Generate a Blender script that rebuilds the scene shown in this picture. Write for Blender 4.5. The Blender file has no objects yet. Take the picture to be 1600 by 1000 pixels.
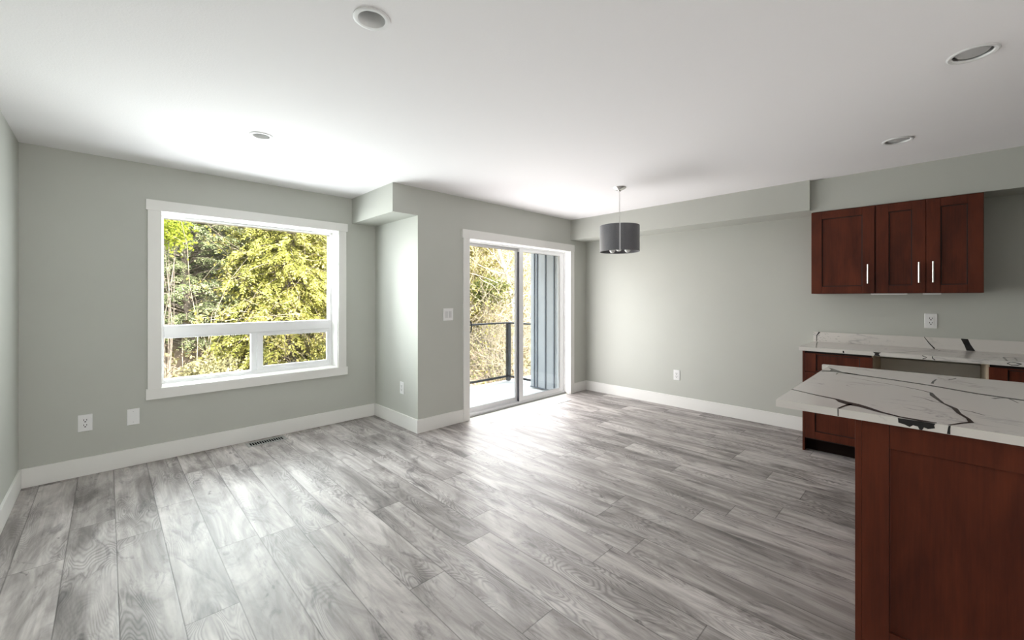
import bpy, bmesh, math, random
import numpy as np
from mathutils import Vector, Matrix

S = bpy.context.scene
COL = S.collection
random.seed(7)
RNG = np.random.default_rng(11)

# ---------------------------------------------------------------- camera, sky, sun, exposure
YAW = 45.68
cam = bpy.data.cameras.new('camera')
cam.sensor_width = 36.0
cam.lens = 36.0 * 646.84 / 1600.0
cam.shift_y = (465.75 - 500.0) / 1600.0
cam.clip_start = 0.02
cam.clip_end = 200
camo = bpy.data.objects.new('camera', cam)
COL.objects.link(camo)
camo.location = (0, 0, 1.343)
camo.rotation_euler = (math.radians(90), 0, math.radians(YAW - 90))
S.camera = camo

world = bpy.data.worlds.new('sky')
S.world = world
world.use_nodes = True
wn = world.node_tree
wn.nodes.clear()
w_out = wn.nodes.new('ShaderNodeOutputWorld')
w_bg = wn.nodes.new('ShaderNodeBackground')
w_tc = wn.nodes.new('ShaderNodeTexCoord')
w_sep = wn.nodes.new('ShaderNodeSeparateXYZ')
w_rmp = wn.nodes.new('ShaderNodeValToRGB')
w_rmp.color_ramp.elements[0].position = 0.0
w_rmp.color_ramp.elements[0].color = (0.96, 0.98, 1.0, 1)
w_rmp.color_ramp.elements[1].position = 1.0
w_rmp.color_ramp.elements[1].color = (0.80, 0.90, 1.0, 1)
SKY = 7.5
w_bg.inputs['Strength'].default_value = SKY
wn.links.new(w_tc.outputs['Generated'], w_sep.inputs[0])
wn.links.new(w_sep.outputs['Z'], w_rmp.inputs['Fac'])
wn.links.new(w_rmp.outputs['Color'], w_bg.inputs['Color'])
wn.links.new(w_bg.outputs['Background'], w_out.inputs['Surface'])

sun = bpy.data.lights.new('sun', 'SUN')
sun.energy = 25.0
sun.angle = math.radians(0.6)
sun.color = (1.0, 0.96, 0.88)
suno = bpy.data.objects.new('sun', sun)
COL.objects.link(suno)
sd = Vector((-0.35, 0.70, -0.62)).normalized()      # from behind the house, over its roof
suno.rotation_euler = sd.to_track_quat('-Z', 'Y').to_euler()

def daylight_or_fill(name, loc, size, rot, watts, col=(1.0, 1.0, 1.0)):
    """area light for skylight at a glazed opening; also makes the added rear fill"""
    l = bpy.data.lights.new(name, 'AREA')
    l.shape = 'RECTANGLE'
    l.size, l.size_y = size
    l.energy = watts
    l.color = col
    o = bpy.data.objects.new(name, l)
    COL.objects.link(o)
    o.location = loc
    o.rotation_euler = rot
    return o
daylight_or_fill('window_daylight', (1.047, 4.75, 1.36), (1.40, 1.42), (math.radians(-80), 0, 0), 110, (0.92, 0.985, 0.99))
daylight_or_fill('patio_door_daylight', (3.744, 3.668, 1.01), (1.76, 1.94), (math.radians(-90), 0, 0), 57, (1.0, 0.985, 0.985))
daylight_or_fill('rear_fill_light', (0.30, -4.48, 1.25), (1.30, 1.8), (math.radians(106), 0, 0), 61, (1.0, 0.93, 0.865))  # added fill light behind the camera, set at a made-up window

S.view_settings.view_transform = 'Standard'
S.view_settings.look = 'None'
S.view_settings.gamma = 1.0
S.view_settings.use_curve_mapping = False
S.view_settings.exposure = 0.1
S.cycles.max_bounces = 12
S.cycles.diffuse_bounces = 8
S.cycles.glossy_bounces = 4
S.cycles.transparent_max_bounces = 16
S.cycles.sample_clamp_indirect = 8.0
S.cycles.caustics_reflective = False
S.cycles.caustics_refractive = False
S.cycles.use_denoising = True

# ---------------------------------------------------------------- room dimensions (metres)
XL, XR = -0.449, 5.03          # left wall, right wall
YW, YD = 4.508, 3.595          # window wall, patio-door wall
XK = 2.203                     # face of the pier between them
XC, XS, XS2 = 1.93, 4.665, 4.72
H = 2.44
YB = -4.6                      # wall behind the camera
BBH, BBT = 0.136, 0.014

# ---------------------------------------------------------------- mesh helpers
WLOC = {}
class MB:
    def __init__(s):
        s.v, s.f, s.m = [], [], []
    def face(s, pts, m=0):
        n = len(s.v)
        s.v += [tuple(p) for p in pts]
        s.f.append(tuple(range(n, n + len(pts))))
        s.m.append(m)
        return s
    def box(s, x0, x1, y0, y1, z0, z1, m=0):
        x0, x1 = sorted((x0, x1)); y0, y1 = sorted((y0, y1)); z0, z1 = sorted((z0, z1))
        n = len(s.v)
        s.v += [(x0,y0,z0),(x1,y0,z0),(x1,y1,z0),(x0,y1,z0),(x0,y0,z1),(x1,y0,z1),(x1,y1,z1),(x0,y1,z1)]
        for q in ((0,3,2,1),(4,5,6,7),(0,1,5,4),(1,2,6,5),(2,3,7,6),(3,0,4,7)):
            s.f.append(tuple(n + i for i in q)); s.m.append(m)
        return s
    def prism(s, poly, z0, z1, m=0):
        n = len(s.v); k = len(poly)
        s.v += [(x, y, z0) for x, y in poly] + [(x, y, z1) for x, y in poly]
        s.f.append(tuple(n + i for i in reversed(range(k)))); s.m.append(m)
        s.f.append(tuple(n + k + i for i in range(k))); s.m.append(m)
        for i in range(k):
            j = (i + 1) % k
            s.f.append((n + i, n + j, n + k + j, n + k + i)); s.m.append(m)
        return s
    def lathe(s, prof, cx, cy, n=40, m=0, close=False):
        b = len(s.v)
        for r, z in prof:
            for i in range(n):
                a = 2 * math.pi * i / n
                s.v.append((cx + r * math.cos(a), cy + r * math.sin(a), z))
        P = len(prof)
        for k in range(P if close else P - 1):
            k2 = (k + 1) % P
            for i in range(n):
                j = (i + 1) % n
                s.f.append((b + k*n + i, b + k*n + j, b + k2*n + j, b + k2*n + i)); s.m.append(m)
        return s
    def disc(s, cx, cy, z, r, n=40, m=0, up=True):
        p = [(cx + r*math.cos(2*math.pi*i/n), cy + r*math.sin(2*math.pi*i/n), z) for i in range(n)]
        return s.face(p if up else p[::-1], m)
    def tube(s, pts, rad, n=8, m=0, cap=True):
        pts = [Vector(p) for p in pts]
        if not hasattr(rad, '__len__'): rad = [rad] * len(pts)
        b = len(s.v); ref = None
        for i, p in enumerate(pts):
            d = (pts[min(i + 1, len(pts) - 1)] - pts[max(i - 1, 0)])
            d = d.normalized() if d.length > 1e-9 else Vector((0, 0, 1))
            if ref is None:
                ref = d.orthogonal().normalized()
            ref = (ref - d * ref.dot(d))
            ref = ref.normalized() if ref.length > 1e-6 else d.orthogonal().normalized()
            q = d.cross(ref)
            for k in range(n):
                a = 2 * math.pi * k / n
                s.v.append(tuple(p + (ref * math.cos(a) + q * math.sin(a)) * rad[i]))
        for i in range(len(pts) - 1):
            for k in range(n):
                j = (k + 1) % n
                s.f.append((b + i*n + k, b + i*n + j, b + (i+1)*n + j, b + (i+1)*n + k)); s.m.append(m)
        if cap:
            s.f.append(tuple(b + k for k in reversed(range(n)))); s.m.append(m)
            e = b + (len(pts) - 1) * n
            s.f.append(tuple(e + k for k in range(n))); s.m.append(m)
        return s
    def ribbon(s, pts, w, fn, m=1):
        """a flat mark on a surface: 2-D polyline, width(s), fn maps (a, b) to 3-D"""
        P = [Vector(p) for p in pts]
        if not hasattr(w, '__len__'): w = [w] * len(P)
        L, R = [], []
        for i, p in enumerate(P):
            d = (P[min(i+1, len(P)-1)] - P[max(i-1, 0)]).normalized()
            nrm = Vector((-d.y, d.x)) * w[i] * 0.5
            L.append(p + nrm); R.append(p - nrm)
        for i in range(len(P) - 1):
            s.face([fn(*L[i]), fn(*R[i]), fn(*R[i+1]), fn(*L[i+1])], m)
        return s
    def poly2(s, pts, fn, m=1):
        return s.face([fn(*p) for p in pts], m)
    def build(s, name, mats, parent=None, origin=None, bevel=0.0, seg=2, smooth=False, fix=True):
        if not isinstance(mats, (list, tuple)): mats = [mats]
        off = Vector(WLOC[parent.name]) if parent is not None else Vector(origin or (0, 0, 0))
        me = bpy.data.meshes.new(name)
        me.from_pydata([tuple(Vector(p) - off) for p in s.v], [], s.f)
        for m in mats: me.materials.append(m)
        me.polygons.foreach_set('material_index', s.m)
        if bevel or fix:
            bm = bmesh.new(); bm.from_mesh(me)
            if fix: bmesh.ops.recalc_face_normals(bm, faces=[f for f in bm.faces if f.material_index == 0])
            if bevel:
                ed = [e for e in bm.edges if len(e.link_faces) == 2 and e.calc_face_angle(0) > 0.5]
                bmesh.ops.bevel(bm, geom=ed, offset=bevel, segments=seg, affect='EDGES', profile=0.5, clamp_overlap=True)
            bm.to_mesh(me); bm.free()
        if smooth:
            me.polygons.foreach_set('use_smooth', [True] * len(me.polygons))
            try: me.set_sharp_from_angle(angle=math.radians(35))
            except Exception: pass
        me.update()
        o = bpy.data.objects.new(name, me)
        COL.objects.link(o)
        if parent is not None:
            o.parent = parent
        else:
            o.location = off
        WLOC[o.name] = tuple(off)
        return o

def empty(name, loc):
    o = bpy.data.objects.new(name, None)
    o.empty_display_size = 0.05
    COL.objects.link(o)
    o.location = loc
    WLOC[o.name] = tuple(loc)
    return o
def tag(o, label, cat, group=None, kind=None):
    o['label'] = label; o['category'] = cat
    if group: o['group'] = group
    if kind: o['kind'] = kind
    return o
def struct(o):
    o['kind'] = 'structure'
    return o
def part_label(o, t):
    o['label'] = t
    return o
def copy_tree(o, parent=None):
    c = o.copy(); COL.objects.link(c)
    c.parent = parent
    WLOC[c.name] = WLOC[o.name]
    for ch in list(o.children): copy_tree(ch, c)
    return c

# ---------------------------------------------------------------- materials
def new_mat(name):
    m = bpy.data.materials.new(name); m.use_nodes = True
    nt = m.node_tree
    return m, nt, nt.nodes['Principled BSDF']
def N(nt, typ, **kw):
    n = nt.nodes.new(typ)
    for k, v in kw.items(): setattr(n, k, v)
    return n
def L(nt, a, b): nt.links.new(a, b)
def ramp(nt, stops, interp='LINEAR'):
    r = N(nt, 'ShaderNodeValToRGB')
    e = r.color_ramp.elements
    while len(e) < len(stops): e.new(0.5)
    for i, (p, c) in enumerate(stops):
        e[i].position = p
        e[i].color = (c[0], c[1], c[2], 1) if hasattr(c, '__len__') else (c, c, c, 1)
    r.color_ramp.interpolation = interp
    return r
def math_n(nt, op, a, b=None, c=None):
    n = N(nt, 'ShaderNodeMath', operation=op)
    for i, x in enumerate((a, b, c)):
        if x is None: continue
        if isinstance(x, (int, float)): n.inputs[i].default_value = x
        else: L(nt, x, n.inputs[i])
    return n.outputs[0]
def noise(nt, vec, scale, detail=4, rough=0.5, dist=0.0):
    n = N(nt, 'ShaderNodeTexNoise')
    n.inputs['Scale'].default_value = scale; n.inputs['Detail'].default_value = detail
    n.inputs['Roughness'].default_value = rough; n.inputs['Distortion'].default_value = dist
    if vec is not None: L(nt, vec, n.inputs['Vector'])
    return n
def geom_pos(nt): return N(nt, 'ShaderNodeNewGeometry').outputs['Position']
def mapping(nt, vec, scale=(1,1,1), loc=(0,0,0)):
    m = N(nt, 'ShaderNodeMapping')
    m.inputs['Scale'].default_value = scale; m.inputs['Location'].default_value = loc
    L(nt, vec, m.inputs['Vector'])
    return m.outputs[0]
def plain(name, col, rough=0.5, metal=0.0, bump=0.0, bscale=200, var=0.0, coat=0.0, spec=0.5):
    m, nt, b = new_mat(name)
    b.inputs['Base Color'].default_value = (*col, 1)
    b.inputs['Roughness'].default_value = rough
    b.inputs['Metallic'].default_value = metal
    b.inputs['Coat Weight'].default_value = coat
    b.inputs['Specular IOR Level'].default_value = spec
    tc = N(nt, 'ShaderNodeTexCoord').outputs['Object']
    if var:
        n = noise(nt, tc, 3.0, 3)
        r = ramp(nt, [(0.3, [c*(1-var) for c in col]), (0.7, [min(1, c*(1+var)) for c in col])])
        L(nt, n.outputs['Fac'], r.inputs['Fac']); L(nt, r.outputs['Color'], b.inputs['Base Color'])
    if bump:
        n2 = noise(nt, tc, bscale, 3)
        bp = N(nt, 'ShaderNodeBump'); bp.inputs['Strength'].default_value = bump; bp.inputs['Distance'].default_value = 0.002
        L(nt, n2.outputs['Fac'], bp.inputs['Height']); L(nt, bp.outputs['Normal'], b.inputs['Normal'])
    return m

M = {}
M['wall'] = plain('wall_paint', (0.484, 0.493, 0.455), 0.55, bump=0.10, bscale=260, var=0.012, spec=0.35)
M['ceil'] = plain('ceiling_paint', (0.87, 0.855, 0.868), 0.85, bump=0.35, bscale=140, spec=0.2)
M['trim'] = plain('white_trim_paint', (0.78, 0.775, 0.75), 0.38, var=0.006)
M['vinyl'] = plain('white_vinyl', (0.82, 0.825, 0.84), 0.35, var=0.005)
M['plastic'] = plain('white_plastic', (0.78, 0.78, 0.78), 0.3, var=0.005)
M['rocker'] = plain('rocker_plastic', (0.60, 0.60, 0.60), 0.3, var=0.005)
M['dark_slot'] = plain('dark_slot', (0.010, 0.010, 0.011), 0.9, var=0.1, spec=0.0)
M['gasket'] = plain('dark_gasket', (0.05, 0.05, 0.07), 0.5, var=0.1)
M['chrome'] = plain('brushed_nickel', (0.78, 0.77, 0.75), 0.25, 1.0, var=0.03)
M['satin'] = plain('satin_metal', (0.55, 0.55, 0.55), 0.35, 1.0, var=0.03)
M['register'] = plain('register_metal', (0.27, 0.27, 0.26), 0.6, 0.0, var=0.03)
M['register_w'] = plain('pale_register_metal', (0.58, 0.60, 0.60), 0.45, 0.2, var=0.03)
M['rail'] = plain('charcoal_rail', (0.022, 0.023, 0.028), 0.45, 0.2, var=0.1)
M['deck'] = plain('pale_deck_membrane', (0.83, 0.83, 0.82), 0.7, bump=0.2, bscale=60, var=0.02)
M['siding'] = plain('blue_grey_siding', (0.35, 0.37, 0.39), 0.65, bump=0.15, bscale=90, var=0.05)
M['batten'] = plain('blue_grey_batten', (0.10, 0.12, 0.15), 0.7, bump=0.15, bscale=90, var=0.05)  # darker than the siding: shade of the batten sides put into the colour
M['maple'] = plain('pale_maple_ply', (0.50, 0.41, 0.30), 0.5, var=0.06)
M['black_toe'] = plain('dark_toe_kick', (0.010, 0.005, 0.004), 0.85, var=0.1, spec=0.1)
M['can'] = plain('can_white', (0.74, 0.74, 0.74), 0.5, var=0.01)
M['lampglass'] = plain('frosted_lamp', (0.50, 0.50, 0.50), 0.35, var=0.03)
M['bulb'] = plain('frosted_bulb', (0.80, 0.80, 0.78), 0.2, var=0.01)
M['vein'] = plain('black_vein', (0.014, 0.013, 0.014), 0.18, var=0.15)
M['greyvein'] = plain('grey_vein', (0.22, 0.215, 0.21), 0.2, var=0.15)
M['roof'] = plain('roof_deck', (0.2, 0.2, 0.2), 0.9, var=0.1)

def mat_glass():
    m, nt, b = new_mat('window_glass')
    nt.nodes.remove(b)
    out = nt.nodes['Material Output']
    t = N(nt, 'ShaderNodeBsdfTransparent'); t.inputs['Color'].default_value = (0.97, 0.985, 0.98, 1)
    g = N(nt, 'ShaderNodeBsdfGlossy'); g.inputs['Roughness'].default_value = 0.02
    fr = N(nt, 'ShaderNodeFresnel'); fr.inputs['IOR'].default_value = 1.25
    mx = N(nt, 'ShaderNodeMixShader')
    L(nt, fr.outputs[0], mx.inputs[0]); L(nt, t.outputs[0], mx.inputs[1]); L(nt, g.outputs[0], mx.inputs[2])
    L(nt, mx.outputs[0], out.inputs['Surface'])
    return m
M['glass'] = mat_glass()
def mat_screen():
    m, nt, b = new_mat('insect_screen_mesh')
    nt.nodes.remove(b)
    t = N(nt, 'ShaderNodeBsdfTransparent')
    d = N(nt, 'ShaderNodeBsdfDiffuse'); d.inputs['Color'].default_value = (0.05, 0.05, 0.05, 1)
    mx = N(nt, 'ShaderNodeMixShader'); mx.inputs[0].default_value = 0.30
    L(nt, t.outputs[0], mx.inputs[1]); L(nt, d.outputs[0], mx.inputs[2])
    L(nt, mx.outputs[0], nt.nodes['Material Output'].inputs['Surface'])
    return m

def mat_floor():
    m, nt, b = new_mat('grey_plank_floor')
    pos = geom_pos(nt)
    sep = N(nt, 'ShaderNodeSeparateXYZ'); L(nt, pos, sep.inputs[0])
    W, LEN, X0 = 0.192, 1.32, 0.0335
    xs = math_n(nt, 'DIVIDE', math_n(nt, 'SUBTRACT', sep.outputs['X'], X0), W)
    col = math_n(nt, 'FLOOR', xs)
    fx = math_n(nt, 'SUBTRACT', xs, col)
    wn1 = N(nt, 'ShaderNodeTexWhiteNoise', noise_dimensions='1D'); L(nt, math_n(nt, 'ADD', col, 17.37), wn1.inputs['W'])
    ys = math_n(nt, 'ADD', math_n(nt, 'DIVIDE', sep.outputs['Y'], LEN), math_n(nt, 'MULTIPLY', wn1.outputs['Value'], 7.0))
    row = math_n(nt, 'FLOOR', ys)
    fy = math_n(nt, 'SUBTRACT', ys, row)
    cmb = N(nt, 'ShaderNodeCombineXYZ'); L(nt, col, cmb.inputs[0]); L(nt, row, cmb.inputs[1])
    wn2 = N(nt, 'ShaderNodeTexWhiteNoise', noise_dimensions='2D'); L(nt, cmb.outputs[0], wn2.inputs['Vector'])
    # grain coordinates, shifted per plank
    sc = N(nt, 'ShaderNodeVectorMath', operation='SCALE'); sc.inputs['Scale'].default_value = 37.0
    L(nt, wn2.outputs['Color'], sc.inputs[0])
    ad = N(nt, 'ShaderNodeVectorMath', operation='ADD'); L(nt, pos, ad.inputs[0]); L(nt, sc.outputs[0], ad.inputs[1])
    gv = ad.outputs[0]
    # soft cloudy figure, long in Y
    n1 = noise(nt, mapping(nt, gv, (6.0, 1.3, 1.0)), 1.0, 8, 0.62, 1.1)
    # mid streaks
    n6 = noise(nt, mapping(nt, gv, (26.0, 1.5, 1.0), (3, 1, 0)), 1.0, 5, 0.6, 0.5)
    # growth rings: contour lines of a slow field
    n2 = noise(nt, mapping(nt, gv, (7.0, 1.5, 1.0)), 1.0, 2.0, 0.42, 0.35)
    rings = math_n(nt, 'SINE', math_n(nt, 'MULTIPLY', n2.outputs['Fac'], 210.0))
    ringm = math_n(nt, 'POWER', math_n(nt, 'MULTIPLY_ADD', rings, 0.5, 0.5), 1.6)
    n4 = noise(nt, mapping(nt, gv, (3.4, 1.3, 1.0), (9, 3, 0)), 1.0, 2)
    rmask = ramp(nt, [(0.45, 0.0), (0.60, 1.0)]); L(nt, n4.outputs['Fac'], rmask.inputs['Fac'])
    # fine pores
    n3 = noise(nt, mapping(nt, gv, (110.0, 4.0, 1.0)), 1.0, 3, 0.65)
    # smoky dark streaks and small knots
    n5 = noise(nt, mapping(nt, gv, (9.0, 2.4, 1.0), (4, 8, 0)), 1.0, 7, 0.66, 1.6)
    knot = ramp(nt, [(0.555, 0.0), (0.66, 1.0)]); L(nt, n5.outputs['Fac'], knot.inputs['Fac'])
    n7 = noise(nt, mapping(nt, gv, (17.0, 7.0, 1.0), (1, 5, 0)), 1.0, 3, 0.5, 0.8)
    spot = ramp(nt, [(0.70, 0.0), (0.76, 1.0)]); L(nt, n7.outputs['Fac'], spot.inputs['Fac'])
    base = ramp(nt, [(0.30, (0.168, 0.150, 0.144)), (0.43, (0.308, 0.280, 0.268)), (0.55, (0.465, 0.428, 0.412)), (0.72, (0.625, 0.590, 0.572))])
    L(nt, n1.outputs['Fac'], base.inputs['Fac'])
    def mul(colsock, facsock, amount, lo):
        mx = N(nt, 'ShaderNodeMixRGB', blend_type='MULTIPLY')
        L(nt, math_n(nt, 'MULTIPLY', facsock, amount), mx.inputs['Fac'])
        L(nt, colsock, mx.inputs['Color1']); mx.inputs['Color2'].default_value = (lo[0], lo[1], lo[2], 1)
        return mx.outputs['Color']
    c = base.outputs['Color']
    st = ramp(nt, [(0.42, 1.0), (0.58, 0.0)]); L(nt, n6.outputs['Fac'], st.inputs['Fac'])
    c = mul(c, st.outputs['Color'], 0.42, (0.52, 0.51, 0.51))
    c = mul(c, math_n(nt, 'MULTIPLY', ringm, rmask.outputs['Color']), 0.62, (0.40, 0.39, 0.40))
    c = mul(c, n3.outputs['Fac'], 0.30, (0.5, 0.49, 0.49))
    c = mul(c, knot.outputs['Color'], 0.62, (0.33, 0.32, 0.34))
    c = mul(c, spot.outputs['Color'], 0.7, (0.25, 0.24, 0.25))
    # plank tone
    tone = ramp(nt, [(0.0, 0.88), (0.5, 1.0), (1.0, 1.06)]); L(nt, wn2.outputs['Value'], tone.inputs['Fac'])
    mt = N(nt, 'ShaderNodeMixRGB', blend_type='MULTIPLY'); mt.inputs['Fac'].default_value = 1
    L(nt, c, mt.inputs['Color1']); L(nt, tone.outputs['Color'], mt.inputs['Color2'])
    c = mt.outputs['Color']
    # joints
    ex = math_n(nt, 'MULTIPLY', math_n(nt, 'MINIMUM', fx, math_n(nt, 'SUBTRACT', 1.0, fx)), W)
    ey = math_n(nt, 'MULTIPLY', math_n(nt, 'MINIMUM', fy, math_n(nt, 'SUBTRACT', 1.0, fy)), LEN)
    e = math_n(nt, 'MINIMUM', ex, ey)
    jm = ramp(nt, [(0.0, 1.0), (0.0011, 1.0), (0.0022, 0.0)]); L(nt, e, jm.inputs['Fac'])
    c = mul(c, jm.outputs['Color'], 0.8, (0.28, 0.27, 0.27))
    L(nt, c, b.inputs['Base Color'])
    b.inputs['Specular IOR Level'].default_value = 0.40
    rr = math_n(nt, 'MULTIPLY_ADD', n3.outputs['Fac'], 0.14, 0.40)
    L(nt, rr, b.inputs['Roughness'])
    hgt = math_n(nt, 'SUBTRACT', math_n(nt, 'MULTIPLY', n3.outputs['Fac'], 0.35), math_n(nt, 'MULTIPLY', jm.outputs['Color'], 1.5))
    hgt = math_n(nt, 'SUBTRACT', hgt, math_n(nt, 'MULTIPLY', math_n(nt, 'MULTIPLY', ringm, rmask.outputs['Color']), 0.35))
    bp = N(nt, 'ShaderNodeBump'); bp.inputs['Strength'].default_value = 0.22; bp.inputs['Distance'].default_value = 0.0012
    L(nt, hgt, bp.inputs['Height']); L(nt, bp.outputs['Normal'], b.inputs['Normal'])
    return m
M['floor'] = mat_floor()

def mat_cherry(name, dark, light, vertical=True):
    m, nt, b = new_mat(name)
    pos = geom_pos(nt)
    n1 = noise(nt, mapping(nt, pos, (7, 7, 2.2) if vertical else (7, 2.2, 7)), 1.0, 5, 0.55, 0.4)
    n2 = noise(nt, mapping(nt, pos, (110, 110, 5) if vertical else (110, 5, 110)), 1.0, 3, 0.6)
    mixf = math_n(nt, 'ADD', math_n(nt, 'MULTIPLY', n1.outputs['Fac'], 0.75), math_n(nt, 'MULTIPLY', n2.outputs['Fac'], 0.25))
    r = ramp(nt, [(0.32, dark), (0.68, light)]); L(nt, mixf, r.inputs['Fac'])
    L(nt, r.outputs['Color'], b.inputs['Base Color'])
    b.inputs['Roughness'].default_value = 0.46
    b.inputs['Specular IOR Level'].default_value = 0.22
    return m
M['cherry'] = mat_cherry('dark_cherry_wood', (0.050, 0.0108, 0.0056), (0.124, 0.0275, 0.0115))
M['cherry_gap'] = plain('cabinet_shadow_gap', (0.012, 0.004, 0.003), 0.6, var=0.1)  # dark tone for carcasses, joints and the recess shade painted on panel edges

def mat_quartz():
    m, nt, b = new_mat('white_veined_quartz')
    pos = geom_pos(nt)
    warp = noise(nt, pos, 3.0, 3)
    n1 = noise(nt, mapping(nt, pos, (1, 1, 1)), 9.0, 9, 0.72, 1.8)
    n2 = noise(nt, mapping(nt, pos, (1, 1, 1), (5, 2, 1)), 2.2, 4, 0.5, 0.5)
    msk = ramp(nt, [(0.50, 0.0), (0.64, 1.0)]); L(nt, n2.outputs['Fac'], msk.inputs['Fac'])
    sp = ramp(nt, [(0.56, 0.0), (0.66, 1.0)]); L(nt, n1.outputs['Fac'], sp.inputs['Fac'])
    # thin wandering grey hairlines along Y
    n3 = noise(nt, mapping(nt, pos, (5.0, 1.3, 5.0), (2, 7, 3)), 1.0, 5, 0.55, 0.3)
    hl = ramp(nt, [(0.485, 0.0), (0.5, 1.0), (0.515, 0.0)]); L(nt, n3.outputs['Fac'], hl.inputs['Fac'])
    f = math_n(nt, 'MULTIPLY', sp.outputs['Color'], msk.outputs['Color'])
    f = math_n(nt, 'MAXIMUM', math_n(nt, 'MULTIPLY', f, 0.75), math_n(nt, 'MULTIPLY', math_n(nt, 'MULTIPLY', hl.outputs['Color'], msk.outputs['Color']), 0.55))
    mx = N(nt, 'ShaderNodeMixRGB'); L(nt, f, mx.inputs['Fac'])
    mx.inputs['Color1'].default_value = (0.66, 0.63, 0.60, 1); mx.inputs['Color2'].default_value = (0.28, 0.275, 0.28, 1)
    L(nt, mx.outputs['Color'], b.inputs['Base Color'])
    b.inputs['Roughness'].default_value = 0.2
    return m
M['quartz'] = mat_quartz()

def mat_fabric():
    m, nt, b = new_mat('charcoal_shade_fabric')
    tc = N(nt, 'ShaderNodeTexCoord').outputs['Object']
    n1 = noise(nt, mapping(nt, tc, (160, 160, 500)), 1.0, 2)
    r = ramp(nt, [(0.3, (0.07, 0.07, 0.078)), (0.7, (0.13, 0.13, 0.14))]); L(nt, n1.outputs['Fac'], r.inputs['Fac'])
    L(nt, r.outputs['Color'], b.inputs['Base Color'])
    b.inputs['Roughness'].default_value = 0.55
    b.inputs['Sheen Weight'].default_value = 0.3
    return m
M['fabric'] = mat_fabric()

def mat_leaf(name, stops, rough=0.6, trans=0.25):
    m, nt, b = new_mat(name)
    g = N(nt, 'ShaderNodeNewGeometry')
    n1 = noise(nt, g.outputs['Position'], 1.6, 3)
    f = math_n(nt, 'ADD', math_n(nt, 'MULTIPLY', g.outputs['Random Per Island'], 0.55), math_n(nt, 'MULTIPLY', n1.outputs['Fac'], 0.5))
    r = ramp(nt, stops); L(nt, f, r.inputs['Fac'])
    L(nt, r.outputs['Color'], b.inputs['Base Color'])
    b.inputs['Roughness'].default_value = rough
    b.inputs['Specular IOR Level'].default_value = 0.2
    out = nt.nodes['Material Output']
    t = N(nt, 'ShaderNodeBsdfTranslucent'); L(nt, r.outputs['Color'], t.inputs['Color'])
    mx = N(nt, 'ShaderNodeMixShader'); mx.inputs[0].default_value = trans
    L(nt, b.outputs[0], mx.inputs[1]); L(nt, t.outputs[0], mx.inputs[2]); L(nt, mx.outputs[0], out.inputs['Surface'])
    return m
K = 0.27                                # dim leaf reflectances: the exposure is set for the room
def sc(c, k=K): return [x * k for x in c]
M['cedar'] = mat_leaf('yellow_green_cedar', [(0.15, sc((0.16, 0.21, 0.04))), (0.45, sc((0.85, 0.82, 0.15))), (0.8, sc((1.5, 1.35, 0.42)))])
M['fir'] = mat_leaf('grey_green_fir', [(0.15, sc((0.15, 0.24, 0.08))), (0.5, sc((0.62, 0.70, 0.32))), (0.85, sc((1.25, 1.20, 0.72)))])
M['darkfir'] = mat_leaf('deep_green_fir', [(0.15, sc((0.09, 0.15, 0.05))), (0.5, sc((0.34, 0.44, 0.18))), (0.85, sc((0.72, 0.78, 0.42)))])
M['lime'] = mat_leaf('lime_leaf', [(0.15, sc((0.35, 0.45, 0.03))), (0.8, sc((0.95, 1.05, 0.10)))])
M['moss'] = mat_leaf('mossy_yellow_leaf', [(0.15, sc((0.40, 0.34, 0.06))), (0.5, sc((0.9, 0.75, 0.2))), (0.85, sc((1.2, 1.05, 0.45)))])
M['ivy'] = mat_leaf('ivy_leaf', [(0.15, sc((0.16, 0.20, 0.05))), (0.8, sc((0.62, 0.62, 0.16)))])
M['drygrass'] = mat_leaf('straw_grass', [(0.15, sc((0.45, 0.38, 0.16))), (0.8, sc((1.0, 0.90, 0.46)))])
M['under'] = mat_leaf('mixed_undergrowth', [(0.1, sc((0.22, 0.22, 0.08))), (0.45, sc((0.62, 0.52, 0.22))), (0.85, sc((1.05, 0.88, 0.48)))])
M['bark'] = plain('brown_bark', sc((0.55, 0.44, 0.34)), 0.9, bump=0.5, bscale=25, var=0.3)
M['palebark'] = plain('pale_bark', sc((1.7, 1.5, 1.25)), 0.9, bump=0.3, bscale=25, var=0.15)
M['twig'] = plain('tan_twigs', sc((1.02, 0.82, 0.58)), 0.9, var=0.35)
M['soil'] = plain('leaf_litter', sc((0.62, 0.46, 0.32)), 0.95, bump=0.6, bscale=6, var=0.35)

# ---------------------------------------------------------------- room shell
floor = MB().box(XL, XR, YB, YD, -0.06, 0.0).box(XL, XK, YD, YW, -0.06, 0.0).build('floor', M['floor'], fix=True)
struct(floor)

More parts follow.
